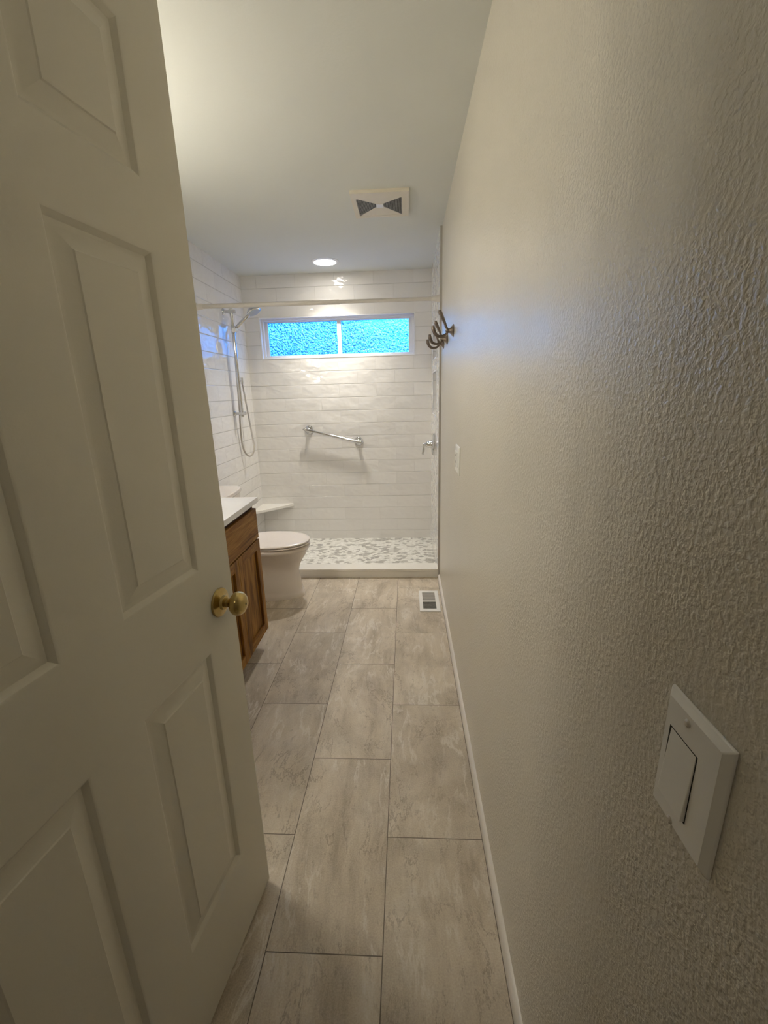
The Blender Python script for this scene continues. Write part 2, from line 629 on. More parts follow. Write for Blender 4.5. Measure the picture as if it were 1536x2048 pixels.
WX0, WX1, WZ0, WZ1 = -1.535, -0.154, 1.7145, 2.0645
struct(wall_holes('x', D, 0.16, XL - 0.15, 0.14, 0, H, [(WX0, WX1, WZ0, WZ1)]).build('wall_back', M['tile_x']),
       'white glossy tiled back wall of the shower', 'wall')
struct(MB().box(XL - 0.15, XL, YS, D, 0, H).build('wall_left_shower', M['tile_y']),
       'white glossy tiled left wall of the shower', 'wall')
NI = [(3.44, 3.84, 1.222, 1.548), (3.44, 3.84, 1.652, 1.90)]
struct(wall_holes('y', -0.012, 0.152, YS, D, 0, H, NI, back=0.095).build('wall_right_shower', M['tile_y']),
       'white glossy tiled right wall of the shower with two niches', 'wall')
# slim metal edging where the tile stops
struct(MB().box(-0.0145, 0.001, YS - 0.006, YS, 0.0, H).build('trim_1', M['bracket'], bevel=0.001),
       'thin grey metal edge strip ending the tiled shower wall', 'trim')
# niche surround
f = MB()
for (a0, a1, z0, z1) in NI:
    for q in ((a0 - 0.008, a0, z0 - 0.008, z1 + 0.008), (a1, a1 + 0.008, z0 - 0.008, z1 + 0.008), (a0, a1, z0 - 0.008, z0), (a0, a1, z1, z1 + 0.008)):
        f.box(-0.0145, -0.0105, q[0], q[1], q[2], q[3])
struct(f.build('trim_2', M['vinyl']), 'white edging around the two shower niches', 'trim')
# shower floor and curb
struct(MB().box(XL, -0.012, YS + 0.03, D, 0.0, 0.004).build('shower_floor', M['pebble']),
       'grey and white stone mosaic shower floor', 'floor')
cb = thing('shower_curb', 'low white curb across the front of the mosaic shower floor', 'curb', (-0.84, 3.21, 0))
MB().box(XL, -0.001, 3.158, 3.262, 0, 0.058).build('curb_face', M['solid'], cb)
MB().box(XL, -0.001, 3.148, 3.272, 0.056, 0.074).build('curb_cap', M['solid'], cb, bevel=0.003)

# baseboard on the right wall
prof = [(0.0, 0.0), (-0.013, 0.0), (-0.013, 0.022), (-0.011, 0.031), (-0.006, 0.038), (0.0, 0.040)]
f = MB()
f.loft([[(x, y, z) for x, z in prof] for y in (-1.6, YS - 0.006)])
struct(f.build('baseboard_right', M['trim'], sharp=50), 'low white baseboard along the right wall', 'baseboard')
f = MB()
f.loft([[(XL - x, y, z * 2) for x, z in prof][::-1] for y in (YF, 1.29)])
f.loft([[(XL - x, y, z * 2) for x, z in prof][::-1] for y in (2.26, YS)])
struct(f.build('baseboard_left', M['trim'], sharp=50), 'low white baseboard along the left wall', 'baseboard')

# ------------------------------------------------------------------ window
win = thing('window_1', 'wide white sliding window with pebbled glass high in the tiled wall', 'window', (-0.8445, D + 0.05, WZ0))
win['kind'] = 'structure'
y0, y1 = D + 0.045, D + 0.125


def ring(mb, x0, x1, z0, z1, w, ya, yb, wt=None, wb=None):
    wt = w if wt is None else wt
    wb = w if wb is None else wb
    mb.box(x0, x0 + w, ya, yb, z0, z1)
    mb.box(x1 - w, x1, ya, yb, z0, z1)
    mb.box(x0 + w, x1 - w, ya, yb, z0, z0 + wb)
    mb.box(x0 + w, x1 - w, ya, yb, z1 - wt, z1)


# jamb liner showing white against the tile
f = MB()
ring(f, WX0 - 0.001, WX1 + 0.001, WZ0 - 0.001, WZ1 + 0.001, 0.010, D - 0.003, D + 0.13)
f.build('jamb_liner', M['vinyl'], win, bevel=0.0015)
f = MB()
ring(f, WX0 + 0.009, WX1 - 0.009, WZ0 + 0.009, WZ1 - 0.009, 0.016, D + 0.035, D + 0.125)
f.build('window_frame', M['vinyl'], win, bevel=0.002)
XM = -0.835
f = MB()
ring(f, WX0 + 0.025, XM + 0.022, WZ0 + 0.012, WZ1 - 0.016, 0.030, D + 0.070, D + 0.098, wt=0.020, wb=0.022)
sl = f.build('sash', M['vinyl'], win, bevel=0.002)
MB().box(WX0 + 0.050, XM - 0.004, D + 0.080, D + 0.085, WZ0 + 0.030, WZ1 - 0.032).build('pane', M['glass'], sl)
f = MB()
ring(f, XM - 0.014, WX1 - 0.020, WZ0 + 0.012, WZ1 - 0.016, 0.036, D + 0.050, D + 0.078, wt=0.022, wb=0.020)
sr_ = f.build('sash', M['vinyl'], win, bevel=0.002)
MB().box(XM + 0.018, WX1 - 0.050, D + 0.060, D + 0.065, WZ0 + 0.028, WZ1 - 0.034).build('pane', M['glass'], sr_)

# portal that guides sampling of the sky through the window (no light of its own)
pl = bpy.data.lights.new('window_sky_portal', 'AREA')
pl.shape = 'RECTANGLE'
pl.size, pl.size_y = WX1 - WX0, WZ1 - WZ0
pl.cycles.is_portal = True
po = bpy.data.objects.new('window_sky_portal', pl)
po.location = ((WX0 + WX1) / 2, D + 0.17, (WZ0 + WZ1) / 2)
po.rotation_euler = (math.radians(-90), 0, 0)
COL.objects.link(po)


# tree outside the window: crown low on the right, higher on the left
def leaf_crown(name, blobs, seed):
    rnd = random.Random(seed)
    mb = MB()
    for (c, r) in blobs:
        ico = bmesh.new()
        bmesh.ops.create_icosphere(ico, subdivisions=3, radius=1.0)
        vm = {}
        for v in ico.verts:
            k = r * (0.86 + 0.26 * rnd.random())
            vm[v.index] = mb.bm.verts.new((c[0] + v.co.x * k, c[1] + v.co.y * k, c[2] + v.co.z * k))
        for fc in ico.faces:
            mb.bm.faces.new([vm[v.index] for v in fc.verts])
        ico.free()
    return mb


struct(MB().box(-16, 8, 4.6, 26, -0.45, -0.35).build('ground', M['foliage']), 'dark ground outside the window', 'ground')
tr = thing('tree', 'dark leafy tree blurred behind the pebbled window glass', 'tree', (-4.6, 9.4, -0.35))
leaf_crown('crown', [((-5.6, 9.4, 2.95), 1.3), ((-4.3, 9.3, 2.65), 1.1), ((-3.1, 9.4, 2.05), 1.0), ((-2.1, 9.3, 1.88), 0.95), ((-1.1, 9.4, 1.62), 0.90),
                     ((-0.2, 9.3, 1.42), 0.85), ((0.8, 9.3, 1.30), 0.8), ((-4.9, 9.4, 1.2), 1.5), ((-2.6, 9.4, 0.9), 1.3), ((-0.5, 9.4, 0.5), 0.8)], 3
           ).build('crown', M['foliage'], tr, sharp=180)
MB().tube([(-4.6, 9.4, -0.35), (-4.6, 9.4, 0.8), (-4.4, 9.4, 2.0)], [0.22, 0.17, 0.1]).build('trunk', M['bark'], tr)

# ------------------------------------------------------------------ the open door
DW, DT, DH = 0.77, 0.035, 2.073
DIRX, DIRY = 0.1328, 0.9911          # from hinge to free edge
door_rot = math.atan2(-DIRY, -DIRX)  # local +X runs from the free edge to the hinge
door = thing('door_1', 'open white six panel door with a brass knob', 'door', (-0.6668, 0.9456, 0.012), rotz=door_rot, author_world=False)
door['kind'] = 'structure'
# local frame: x along the width from the free edge, z up, face towards the camera at y = 0 (camera on local +y side)
XS = [0.0, 0.113, 0.329, 0.443, 0.659, DW]
ZS = [0.0, 0.243, 0.842, 1.033, 1.637, 1.742, 1.962, DH]
RINGS = [(0.0, 0.0), (0.004, -0.0012), (0.009, -0.0055), (0.012, -0.0085), (0.017, -0.0092), (0.0215, -0.0085), (0.044, -0.0018), (0.046, 0.0)]


def door_leaf():
    mb = MB()
    bm = mb.bm
    for side in (0, 1):
        base = 0.0 if side == 0 else -DT
        sg = 1 if side == 0 else -1
        for i in range(5):
            for j in range(7):
                x0, x1, z0, z1 = XS[i], XS[i + 1], ZS[j], ZS[j + 1]
                if i in (1, 3) and j in (1, 3, 5):
                    prev = None
                    for (ins, dep) in RINGS:
                        y = base + sg * dep
                        r = [bm.verts.new((x0 + ins, y, z0 + ins)), bm.verts.new((x1 - ins, y, z0 + ins)),
                             bm.verts.new((x1 - ins, y, z1 - ins)), bm.verts.new((x0 + ins, y, z1 - ins))]
                        if prev:
                            for k in range(4):
                                bm.faces.new((prev[k], prev[(k + 1) % 4], r[(k + 1) % 4], r[k]))
                        prev = r
                    bm.faces.new(prev)
                else:
                    bm.faces.new([bm.verts.new(p) for p in ((x0, base, z0), (x1, base, z0), (x1, base, z1), (x0, base, z1))])
    for (a, b) in (((0, 0), (DW, 0)), ((DW, 0), (DW, DH)), ((DW, DH), (0, DH)), ((0, DH), (0, 0))):
        bm.faces.new([bm.verts.new(p) for p in ((a[0], 0, a[1]), (b[0], 0, b[1]), (b[0], -DT, b[1]), (a[0], -DT, a[1]))])
    bmesh.ops.remove_doubles(bm, verts=bm.verts, dist=1e-5)
    return mb


door_leaf().build('door_leaf', M['door'], door, sharp=22)
KX, KZ = 0.060, 0.935


def knob_set(sg):
    ax = (0, sg, 0)
    o = (KX, 0.0 if sg > 0 else -DT, KZ)
    rose = MB().lathe([(0.0335, 0.0), (0.0340, 0.002), (0.0325, 0.0048), (0.028, 0.0062), (0.021, 0.0075), (0.0165, 0.010), (0.0155, 0.016), (0.0135, 0.0175), (0.0115, 0.018)], o, ax, 48)
    ro = rose.build('door_knob', M['brass'], door, sharp=40)
    kn = MB().lathe([(0.0098, 0.016), (0.0098, 0.024), (0.0108, 0.029), (0.016, 0.0325), (0.0225, 0.036), (0.0262, 0.041), (0.0272, 0.047), (0.0262, 0.053),
                     (0.0225, 0.059), (0.0165, 0.0632), (0.009, 0.0655), (0.0, 0.0662)], o, ax, 48)
    kn.build('knob', M['brass'], ro, sharp=60)
    MB().cyl((o[0], o[1] + sg * 0.060, o[2]), (o[0], o[1] + sg * 0.0667, o[2]), 0.0016, 12).build('release_hole', M['dark'], ro)


knob_set(1)
knob_set(-1)
for hz in (0.25, 1.05, 1.85):
    hb = MB()
    hb.cyl((DW + 0.005, 0.006, hz - 0.045), (DW + 0.005, 0.006, hz + 0.045), 0.0055, 16)
    hb.box(DW - 0.0005, DW + 0.002, -0.03, 0.004, hz - 0.044, hz + 0.044)
    hb.build('hinge', M['brass'], door)

# ------------------------------------------------------------------ lights
g = thing('downlight', 'round lit recessed downlight in the ceiling before the window wall', 'ceiling light', (-0.862, 3.78, H))
MB().lathe([(0.108, 0.0), (0.108, 0.003), (0.098, 0.007), (0.087, 0.009), (0.084, 0.006), (0.084, 0.0)], (-0.862, 3.78, H), (0, 0, -1), 48).build('trim_ring', M['vinyl'], g)
MB().lathe([(0.083, 0.0), (0.083, 0.0055), (0.0, 0.0085)], (-0.862, 3.78, H), (0, 0, -1), 48).build('lens', M['lamp'], g)

dl = bpy.data.lights.new('downlight_beam', 'AREA')
dl.shape = 'DISK'
dl.size = 0.15
dl.energy = 2.5
dl.color = (1.0, 0.94, 0.85)
dl.spread = math.radians(104)
do = bpy.data.objects.new('downlight_beam', dl)
do.location = (-0.862, 3.78, H - 0.010)
COL.objects.link(do)

vl = thing('vanity_light', 'bar of three lit round globes on the left wall above the sink', 'wall light', (XL, 1.48, 1.97))
MB().box(XL + 0.001, XL + 0.022, 1.27, 1.69, 1.93, 2.03).build('backplate', M['chrome'], vl, bevel=0.004)
GY = (1.34, 1.48, 1.62)
for gy in GY:
    s_ = MB().lathe([(0.024, 0.0), (0.022, 0.010), (0.018, 0.03)], (XL + 0.022, gy, 1.97), (1, 0, 0), 24).build('socket', M['chrome'], vl)
    pr = [(0.045 * math.sin(math.pi * k / 14), 0.045 - 0.045 * math.cos(math.pi * k / 14)) for k in range(15)]
    MB().lathe(pr, (XL + 0.048, gy, 1.97), (1, 0, 0), 28).build('globe', M['globe'], s_)

hl = thing('hall_fill_light', 'added unseen fill light in the hallway behind the camera', 'ceiling light', (-0.65, -0.8, H))  # added fill lamp, unseen, lifts the door and the near wall
MB().lathe([(0.15, 0.0), (0.15, 0.02), (0.14, 0.03)], (-0.65, -0.8, H), (0, 0, -1), 36).build('base', M['vinyl'], hl)
MB().lathe([(0.14, 0.028), (0.12, 0.055), (0.07, 0.075), (0.0, 0.082)], (-0.65, -0.8, H), (0, 0, -1), 36).build('shade', M['hall_fill'], hl)

# ------------------------------------------------------------------ exhaust vent in the ceiling
v = thing('exhaust_vent', 'square ivory exhaust fan grille with dark side louvers in the ceiling', 'vent', (-0.3675, 2.73, H))
vx0, vx1, vy0, vy1 = -0.520, -0.214, 2.570, 2.898
gx0, gx1, gy0, gy1 = -0.494, -0.252, 2.640, 2.872
f = MB()
f.box(vx0, gx0, vy0, vy1, H - 0.016, H)
f.box(gx1, vx1, vy0, vy1, H - 0.016, H)
f.box(gx0, gx1, vy0, gy0, H - 0.016, H)
f.box(gx0, gx1, gy1, vy1, H - 0.016, H)
f.build('frame', M['vent'], v)
MB().box(gx0, gx1, gy0, gy1, H - 0.002, H).build('backing', M['dark'], v)
gxm, gym = (gx0 + gx1) / 2, (gy0 + gy1) / 2
cw, ch = 0.020, 0.020
zo, zi = H - 0.014, H - 0.006


def tri_plate(a, b, c, d):
    return MB().hexa([(*a, zo), (*b, zo), (*c, zi), (*d, zi), (*a, zo + 0.002), (*b, zo + 0.002), (*c, zi + 0.002), (*d, zi + 0.002)])


tri_plate((gx0, gy0), (gx1, gy0), (gxm + cw, gym - ch), (gxm - cw, gym - ch)).build('deflector', M['vent'], v)
tri_plate((gx1, gy1), (gx0, gy1), (gxm - cw, gym + ch), (gxm + cw, gym + ch)).build('deflector', M['vent'], v)
MB().box(gxm - cw, gxm + cw, gym - ch, gym + ch, H - 0.011, H - 0.004).build('centre_plate', M['vinyl'], v, bevel=0.001)
for sgn in (-1, 1):
    mb = MB()
    n = 16
    for k in range(n):
        t = (k + 0.5) / n
        x = (gxm + sgn * cw) + t * ((gx0 if sgn < 0 else gx1) - (gxm + sgn * cw))
        hw = ch + t * ((gy1 - gy0) / 2 - ch)
        z = zi + t * (zo - zi)
        mb.box(x - 0.0016, x + 0.0016, gym - hw, gym + hw, z, z + 0.004)
    mb.build('louver_grille', M['louver'], v)

# ------------------------------------------------------------------ floor register
r = thing('floor_register', 'white framed floor heating register beside the baseboard near the curb', 'vent', (-0.097, 2.75, 0))
rx0, rx1, ry0, ry1 = -0.166, -0.030, 2.598, 2.905
ix0, ix1, iy0, iy1 = -0.143, -0.055, 2.632, 2.882
f = MB()
f.box(rx0, ix0, ry0, ry1, 0, 0.007)
f.box(ix1, rx1, ry0, ry1, 0, 0.007)
f.box(ix0, ix1, ry0, iy0, 0, 0.007)
f.box(ix0, ix1, iy1, ry1, 0, 0.007)
f.box(ix0, ix1, 2.735, 2.748, 0, 0.0065)
f.build('frame', M['plastic'], r)
MB().box(ix0, ix1, iy0, 2.735, 0, 0.0012).build('duct_shade', M['dark'], r)  # flat near-black plate, painted shade of the open duct
MB().box(ix0, ix1, 2.748, iy1, 0, 0.002).build('damper', M['damper'], r)
f = MB()
for k in range(9):
    y = iy0 + 0.010 + k * 0.0112
    f.box(ix0, ix1, y, y + 0.0028, 0.001, 0.0052)
f.build('grille', M['louver'], r)
f = MB()
for k in range(11):
    y = 2.752 + k * 0.0118
    f.box(ix0, ix1, y, y + 0.005, 0.002, 0.0058)
f.build('grille', M['damper'], r)


# ------------------------------------------------------------------ wall plates
def plate(name, label, cat, y0, y1, z0, z1, th=0.0075):
    p = thing(name, label, cat, (0, (y0 + y1) / 2, (z0 + z1) / 2))
    b = 0.0065
    ring0 = [(0, y0, z0), (0, y1, z0), (0, y1, z1), (0, y0, z1)]
    ringa = [(-th * 0.35, y0, z0), (-th * 0.35, y1, z0), (-th * 0.35, y1, z1), (-th * 0.35, y0, z1)]
    ring1 = [(-th, y0 + b, z0 + b), (-th, y1 - b, z0 + b), (-th, y1 - b, z1 - b), (-th, y0 + b, z1 - b)]
    MB().loft([ring0, ringa, ring1]).build('cover_plate', M['plastic'], p, bevel=0.0012)
    return p


p = plate('light_switch', 'white rocker light switch plate close by on the right wall', 'light switch', 0.2745, 0.3545, 1.009, 1.1365)
f = MB()
f.box(-0.0077, -0.0070, 0.3030, 0.3412, 1.033, 1.1036)
f.build('switch_gap_shade', M['dark'], p)  # solid near-black box, painted shade of the slit round the rocker
f = MB()
# rocker pressed in at the top, standing out at the bottom
f.hexa([(-0.0112, 0.3040, 1.0345), (-0.006, 0.3040, 1.0345), (-0.006, 0.3390, 1.0345), (-0.0112, 0.3390, 1.0345),
        (-0.0079, 0.3040, 1.1030), (-0.006, 0.3040, 1.103), (-0.006, 0.3390, 1.103), (-0.0079, 0.3390, 1.1030)])
f.build('rocker', M['plastic'], p, bevel=0.0008)
for z in (1.1225, 1.0175):
    s_ = MB().lathe([(0.0036, 0.0), (0.0036, 0.001), (0.0022, 0.0022), (0.0, 0.0024)], (-0.0073, 0.3205, z), (-1, 0, 0), 20)
    s_.build('screw', M['screw'], p)

p = plate('wall_outlet', 'white outlet cover plate on the right wall beyond the shiny patch', 'outlet', 1.985, 2.135, 1.021, 1.152, 0.007)
MB().box(-0.0105, -0.006, 2.075, 2.112, 1.050, 1.122).build('outlet_face', M['plastic'], p, bevel=0.0008)
for z in (1.066, 1.098):
    MB().box(-0.0110, -0.0100, 2.086, 2.0885, z, z + 0.011).build('outlet_slot', M['dark'], p)
    MB().box(-0.0110, -0.0100, 2.0985, 2.101, z, z + 0.009).build('outlet_slot', M['dark'], p)
MB().box(-0.0092, -0.006, 2.028, 2.062, 1.052, 1.120).build('rocker', M['plastic'], p, bevel=0.0008)

# ------------------------------------------------------------------ robe hooks
hook_labels = ['bronze double robe hook nearest the camera on the right wall',
               'middle bronze double robe hook of the row of three on the right wall',
               'farthest bronze double robe hook, nearest the tiled shower edge']
h0 = thing('robe_hook', hook_labels[0], 'hook', (0, 2.365, 1.691), 'double robe hooks on the right wall', author_world=False)
MB().lathe([(0.031, 0.0), (0.031, 0.003), (0.026, 0.005), (0.022, 0.009), (0.013, 0.017), (0.009, 0.026), (0.0085, 0.034), (0.004, 0.040), (0.0, 0.041)], (0, 0, 0), (-1, 0, 0), 32
           ).build('base', M['bronze'], h0, sharp=60)


def prong(ctrl, rads):
    pts = curve_pts(ctrl, 8)
    n = len(pts) - 1
    rr = []
    for i in range(n + 1):
        t = i / n * (len(rads) - 1)
        k = min(int(t), len(rads) - 2)
        rr.append(rads[k] + (rads[k + 1] - rads[k]) * (t - k))
    return MB().tube(pts, rr, 14)


prong([(-0.026, 0, 0.002), (-0.036, 0, 0.016), (-0.045, 0, 0.040), (-0.058, 0, 0.066), (-0.067, 0, 0.085), (-0.069, 0, 0.097)], [0.0065, 0.0062, 0.0068, 0.0090, 0.0105, 0.0070]
      ).build('upper_prong', M['bronze'], h0, sharp=60)
prong([(-0.026, 0, -0.001), (-0.042, 0, -0.020), (-0.068, 0, -0.026), (-0.090, 0, -0.014), (-0.101, 0, 0.010), (-0.102, 0, 0.026)], [0.0065, 0.0065, 0.0070, 0.0085, 0.0102, 0.0070]
      ).build('lower_prong', M['bronze'], h0, sharp=60)
for k, y in enumerate((2.69, 2.935)):
    c = h0.copy()
    COL.objects.link(c)
    c.location = (0, y, 1.688)
    c['label'] = hook_labels[k + 1]
    for ch_ in list(h0.children):
        d = ch_.copy()
        COL.objects.link(d)
        d.parent = c

# ------------------------------------------------------------------ curtain rod
rod = thing('curtain_rod', 'satin tension shower curtain rod spanning above the curb', 'curtain rod', (-0.84, 3.17, 1.992))
MB().cyl((XL + 0.02, 3.17, 1.996), (-0.68, 3.17, 1.993), 0.0150, 28).build('outer_tube', M['satin'], rod)
MB().cyl((-0.69, 3.17, 1.993), (-0.03, 3.17, 1.991), 0.0122, 28).build('inner_tube', M['satin'], rod)
MB().lathe([(0.024, 0.0), (0.024, 0.006), (0.020, 0.012), (0.018, 0.045), (0.0135, 0.052)], (-0.0121, 3.17, 1.991), (-1, 0, 0), 28).build('end_cap', M['satin'], rod)
MB().lathe([(0.024, 0.0), (0.024, 0.006), (0.020, 0.012), (0.018, 0.045), (0.0135, 0.052)], (XL + 0.0001, 3.17, 1.996), (1, 0, 0), 28).build('end_cap', M['satin'], rod)

# ------------------------------------------------------------------ hand shower on slide bar
BX, BY = -1.597, 3.635
sh = thing('hand_shower', 'chrome hand shower on a vertical slide bar on the left tiled wall', 'shower', (XL, BY, 1.26))
MB().cyl((BX, BY, 1.235), (BX, BY, 2.062), 0.0125, 24).build('slide_bar', M['chrome'], sh)
for z in (1.262, 2.040):
    f = MB()
    f.lathe([(0.024, 0.0), (0.024, 0.004), (0.020, 0.010), (0.013, 0.016), (0.011, 0.030), (0.011, 0.055)], (XL + 0.0001, BY, z), (1, 0, 0), 28)
    f.cyl((XL + 0.045, BY, z), (BX + 0.030, BY, z), 0.0150, 24)
    f.build('bar_mount', M['chrome'], sh)
f = MB()
f.cyl((BX, BY, 1.880), (BX, BY, 1.935), 0.0185, 24)
f.cyl((BX, BY, 1.908), (BX + 0.034, BY - 0.020, 1.900), 0.015, 24)
ho = f.build('slider', M['chrome'], sh)
MB().lathe([(0.017, 0.0), (0.017, 0.016), (0.012, 0.020)], (BX + 0.012, BY - 0.030, 1.900), (0.6, -0.8, 0.0), 24).build('slider_knob', M['vinyl'], ho)
# handle and head
hp = curve_pts([(-1.590, 3.655, 1.880), (-1.578, 3.655, 1.920), (-1.535, 3.655, 1.960), (-1.490, 3.655, 1.995), (-1.455, 3.655, 2.030)], 8)
hr = [0.0105 + 0.004 * math.sin(math.pi * i / (len(hp) - 1)) for i in range(len(hp))]
MB().tube(hp, hr, 18).build('handle', M['chrome'], sh, sharp=60)
hd = Vector((0.42, -0.12, -0.90)).normalized()
hc = Vector((-1.428, 3.655, 2.040))
hs = MB().lathe([(0.015, -0.034), (0.034, -0.024), (0.050, -0.011), (0.057, 0.002), (0.057, 0.008), (0.052, 0.012)], hc, hd, 36, ).build('spray_head', M['chrome'], sh, sharp=50)
MB().lathe([(0.050, 0.010), (0.050, 0.0135), (0.030, 0.015), (0.0, 0.0155)], hc, hd, 36).build('spray_face', M['rubber'], hs)
# supply elbow and hose
f = MB()
f.lathe([(0.023, 0.0), (0.023, 0.004), (0.017, 0.009), (0.0125, 0.012), (0.0125, 0.040)], (XL + 0.0001, 3.80, 1.538), (1, 0, 0), 24)
f.cyl((XL + 0.034, 3.80, 1.552), (XL + 0.034, 3.80, 1.500), 0.0125, 20)
f.build('supply_elbow', M['chrome'], sh)
hose = curve_pts([(-1.631, 3.80, 1.505), (-1.622, 3.80, 1.40), (-1.602, 3.79, 1.22), (-1.580, 3.77, 1.06), (-1.568, 3.75, 0.965), (-1.583, 3.735, 0.912), (-1.612, 3.72, 0.898),
                  (-1.640, 3.70, 0.945), (-1.645, 3.68, 1.04), (-1.636, 3.665, 1.17), (-1.625, 3.66, 1.32), (-1.618, 3.66, 1.60), (-1.606, 3.66, 1.80), (-1.592, 3.656, 1.885)], 10)
MB().tube(hose, 0.0074, 10).build('hose', M['hose'], sh, sharp=60)

# ------------------------------------------------------------------ grab bar
gb = thing('grab_bar', 'chrome grab bar mounted at a slant on the back tiled wall', 'grab bar', (-0.92, D, 1.02))
gy_ = D - 0.055
for (x, z) in ((-1.153, 1.080), (-0.688, 0.966)):
    MB().lathe([(0.040, 0.0), (0.040, 0.004), (0.036, 0.010), (0.030, 0.013), (0.022, 0.015), (0.0145, 0.022), (0.0135, 0.055)], (x, D - 0.0001, z), (0, -1, 0), 36).build('flange', M['chrome'], gb)
a = Vector((-1.153, gy_, 1.080))
b = Vector((-0.688, gy_, 0.966))
dv = (b - a).normalized()
L_ = (b - a).length
MB().lathe([(0.0, -0.052), (0.006, -0.050), (0.009, -0.045), (0.007, -0.040), (0.012, -0.036), (0.0145, -0.030), (0.0145, -0.020), (0.0125, -0.016),
            (0.0125, L_ + 0.016), (0.0145, L_ + 0.020), (0.0145, L_ + 0.030), (0.012, L_ + 0.036), (0.007, L_ + 0.040), (0.009, L_ + 0.045), (0.006, L_ + 0.050), (0.0, L_ + 0.052)],
           a, dv, 28).build('rail', M['chrome'], gb)

# ------------------------------------------------------------------ shower valve
va = thing('shower_valve', 'chrome shower valve with a lever handle on the right tiled wall', 'shower valve', (-0.012, 3.68, 0.972))
c0 = (-0.0121, 3.68, 0.972)
MB().lathe([(0.092, 0.0), (0.092, 0.009), (0.084, 0.016), (0.045, 0.020), (0.034, 0.022)], c0, (-1, 0, 0), 44).build('escutcheon', M['chrome'], va)
MB().lathe([(0.034, 0.018), (0.034, 0.028), (0.029, 0.032), (0.028, 0.048), (0.023, 0.060), (0.015, 0.070), (0.009, 0.077), (0.007, 0.082)], c0, (-1, 0, 0), 32).build('hub', M['chrome'], va, sharp=60)
f = MB()
f.lathe([(0.0, 0.074), (0.007, 0.077), (0.0105, 0.085), (0.007, 0.093), (0.0, 0.096)], c0, (-1, 0, 0), 20)
f.tube([(-0.095, 3.68, 0.968), (-0.098, 3.68, 0.945), (-0.101, 3.68, 0.918), (-0.104, 3.68, 0.892), (-0.105, 3.68, 0.886)], [0.0055, 0.008, 0.0115, 0.0105, 0.005], 14)
f.build('lever', M['chrome'], va, sharp=60)

# ------------------------------------------------------------------ corner bench
bx1, by1, bz0, bz1 = -1.358, 3.805, 0.345, 0.372
pts = [(XL, D), (XL, by1 - 0.01), (XL + 0.012, by1 - 0.012)]
for k in range(9):
    t = k / 8
    pts.append((XL + 0.02 + t * (bx1 - XL - 0.03), by1 + t * (D - by1 - 0.02) - 0.008 * math.sin(math.pi * t)))
pts += [(bx1, D - 0.012), (bx1, D)]
MBb = MB()
MBb.loft([[(x, y, bz0) for x, y in pts], [(x, y, bz1) for x, y in pts]])
tag(MBb.build('corner_seat', M['solid'], bevel=0.004), 'small white corner seat shelf low in the far left shower corner', 'shower seat')

# ------------------------------------------------------------------ toilet
TY = 2.87
to = thing('toilet', 'white elongated two piece toilet between the vanity and the shower', 'toilet', (-1.30, TY, 0))


def egg(xf, xb, hw, z, n=44, p=2.0, q=2.0):
    """outline: elongated front (+x), squarer back; xf front tip, xb back"""
    cx = xb + hw * 1.15 if (xf - xb) > 2.2 * hw else (xf + xb) / 2
    out = []
    for i in range(n):
        a_ = 2 * math.pi * i / n
        ca, sa = math.cos(a_), math.sin(a_)
        ax_ = (xf - cx) if ca > 0 else (cx - xb)
        e = 1.0 if ca > 0 else 0.72
        out.append((cx + ax_ * math.copysign(abs(ca) ** e, ca), TY + hw * math.copysign(abs(sa) ** (0.95 if ca > 0 else 0.8), sa), z))
    return out


f = MB()
secs = [(0.0, -0.992, -1.52, 0.128), (0.026, -0.992, -1.52, 0.128), (0.034, -1.000, -1.52, 0.121), (0.06, -1.004, -1.52, 0.117), (0.13, -1.014, -1.52, 0.110),
        (0.19, -1.022, -1.515, 0.107), (0.235, -1.012, -1.50, 0.113), (0.275, -0.990, -1.49, 0.130), (0.31, -0.966, -1.48, 0.150), (0.345, -0.948, -1.47, 0.168),
        (0.357, -0.943, -1.46, 0.176), (0.361, -0.936, -1.46, 0.181), (0.382, -0.931, -1.46, 0.184), (0.388, -0.935, -1.46, 0.180), (0.3895, -0.96, -1.46, 0.155)]
f.loft([egg(xf, xb, hw, z) for z, xf, xb, hw in secs])
f.build('bowl', M['porcelain'], to, sharp=70)
f = MB()
f.loft([egg(-0.970, -1.40, 0.145, 0.3900), egg(-0.970, -1.40, 0.145, 0.3965), egg(-0.936, -1.40, 0.179, 0.3968), egg(-0.931, -1.40, 0.184, 0.3985), egg(-0.931, -1.40, 0.184, 0.4040), egg(-0.935, -1.40, 0.180, 0.4055), egg(-0.965, -1.40, 0.150, 0.4060)])
f.build('seat', M['seat'], to, sharp=40)
f = MB()
f.loft([egg(-0.970, -1.41, 0.145, 0.4061), egg(-0.970, -1.41, 0.145, 0.4108), egg(-0.938, -1.41, 0.179, 0.4112), egg(-0.932, -1.41, 0.185, 0.4130), egg(-0.932, -1.41, 0.185, 0.4205), egg(-0.940, -1.405, 0.178, 0.4255), egg(-0.965, -1.39, 0.155, 0.4285),
        egg(-1.05, -1.33, 0.09, 0.430)])
f.build('lid', M['seat'], to, sharp=40)
for s_ in (-1, 1):
    MB().box(-1.425, -1.385, TY + s_ * 0.075 - 0.02, TY + s_ * 0.075 + 0.02, 0.390, 0.424).build('hinge_cap', M['seat'], to, bevel=0.005)


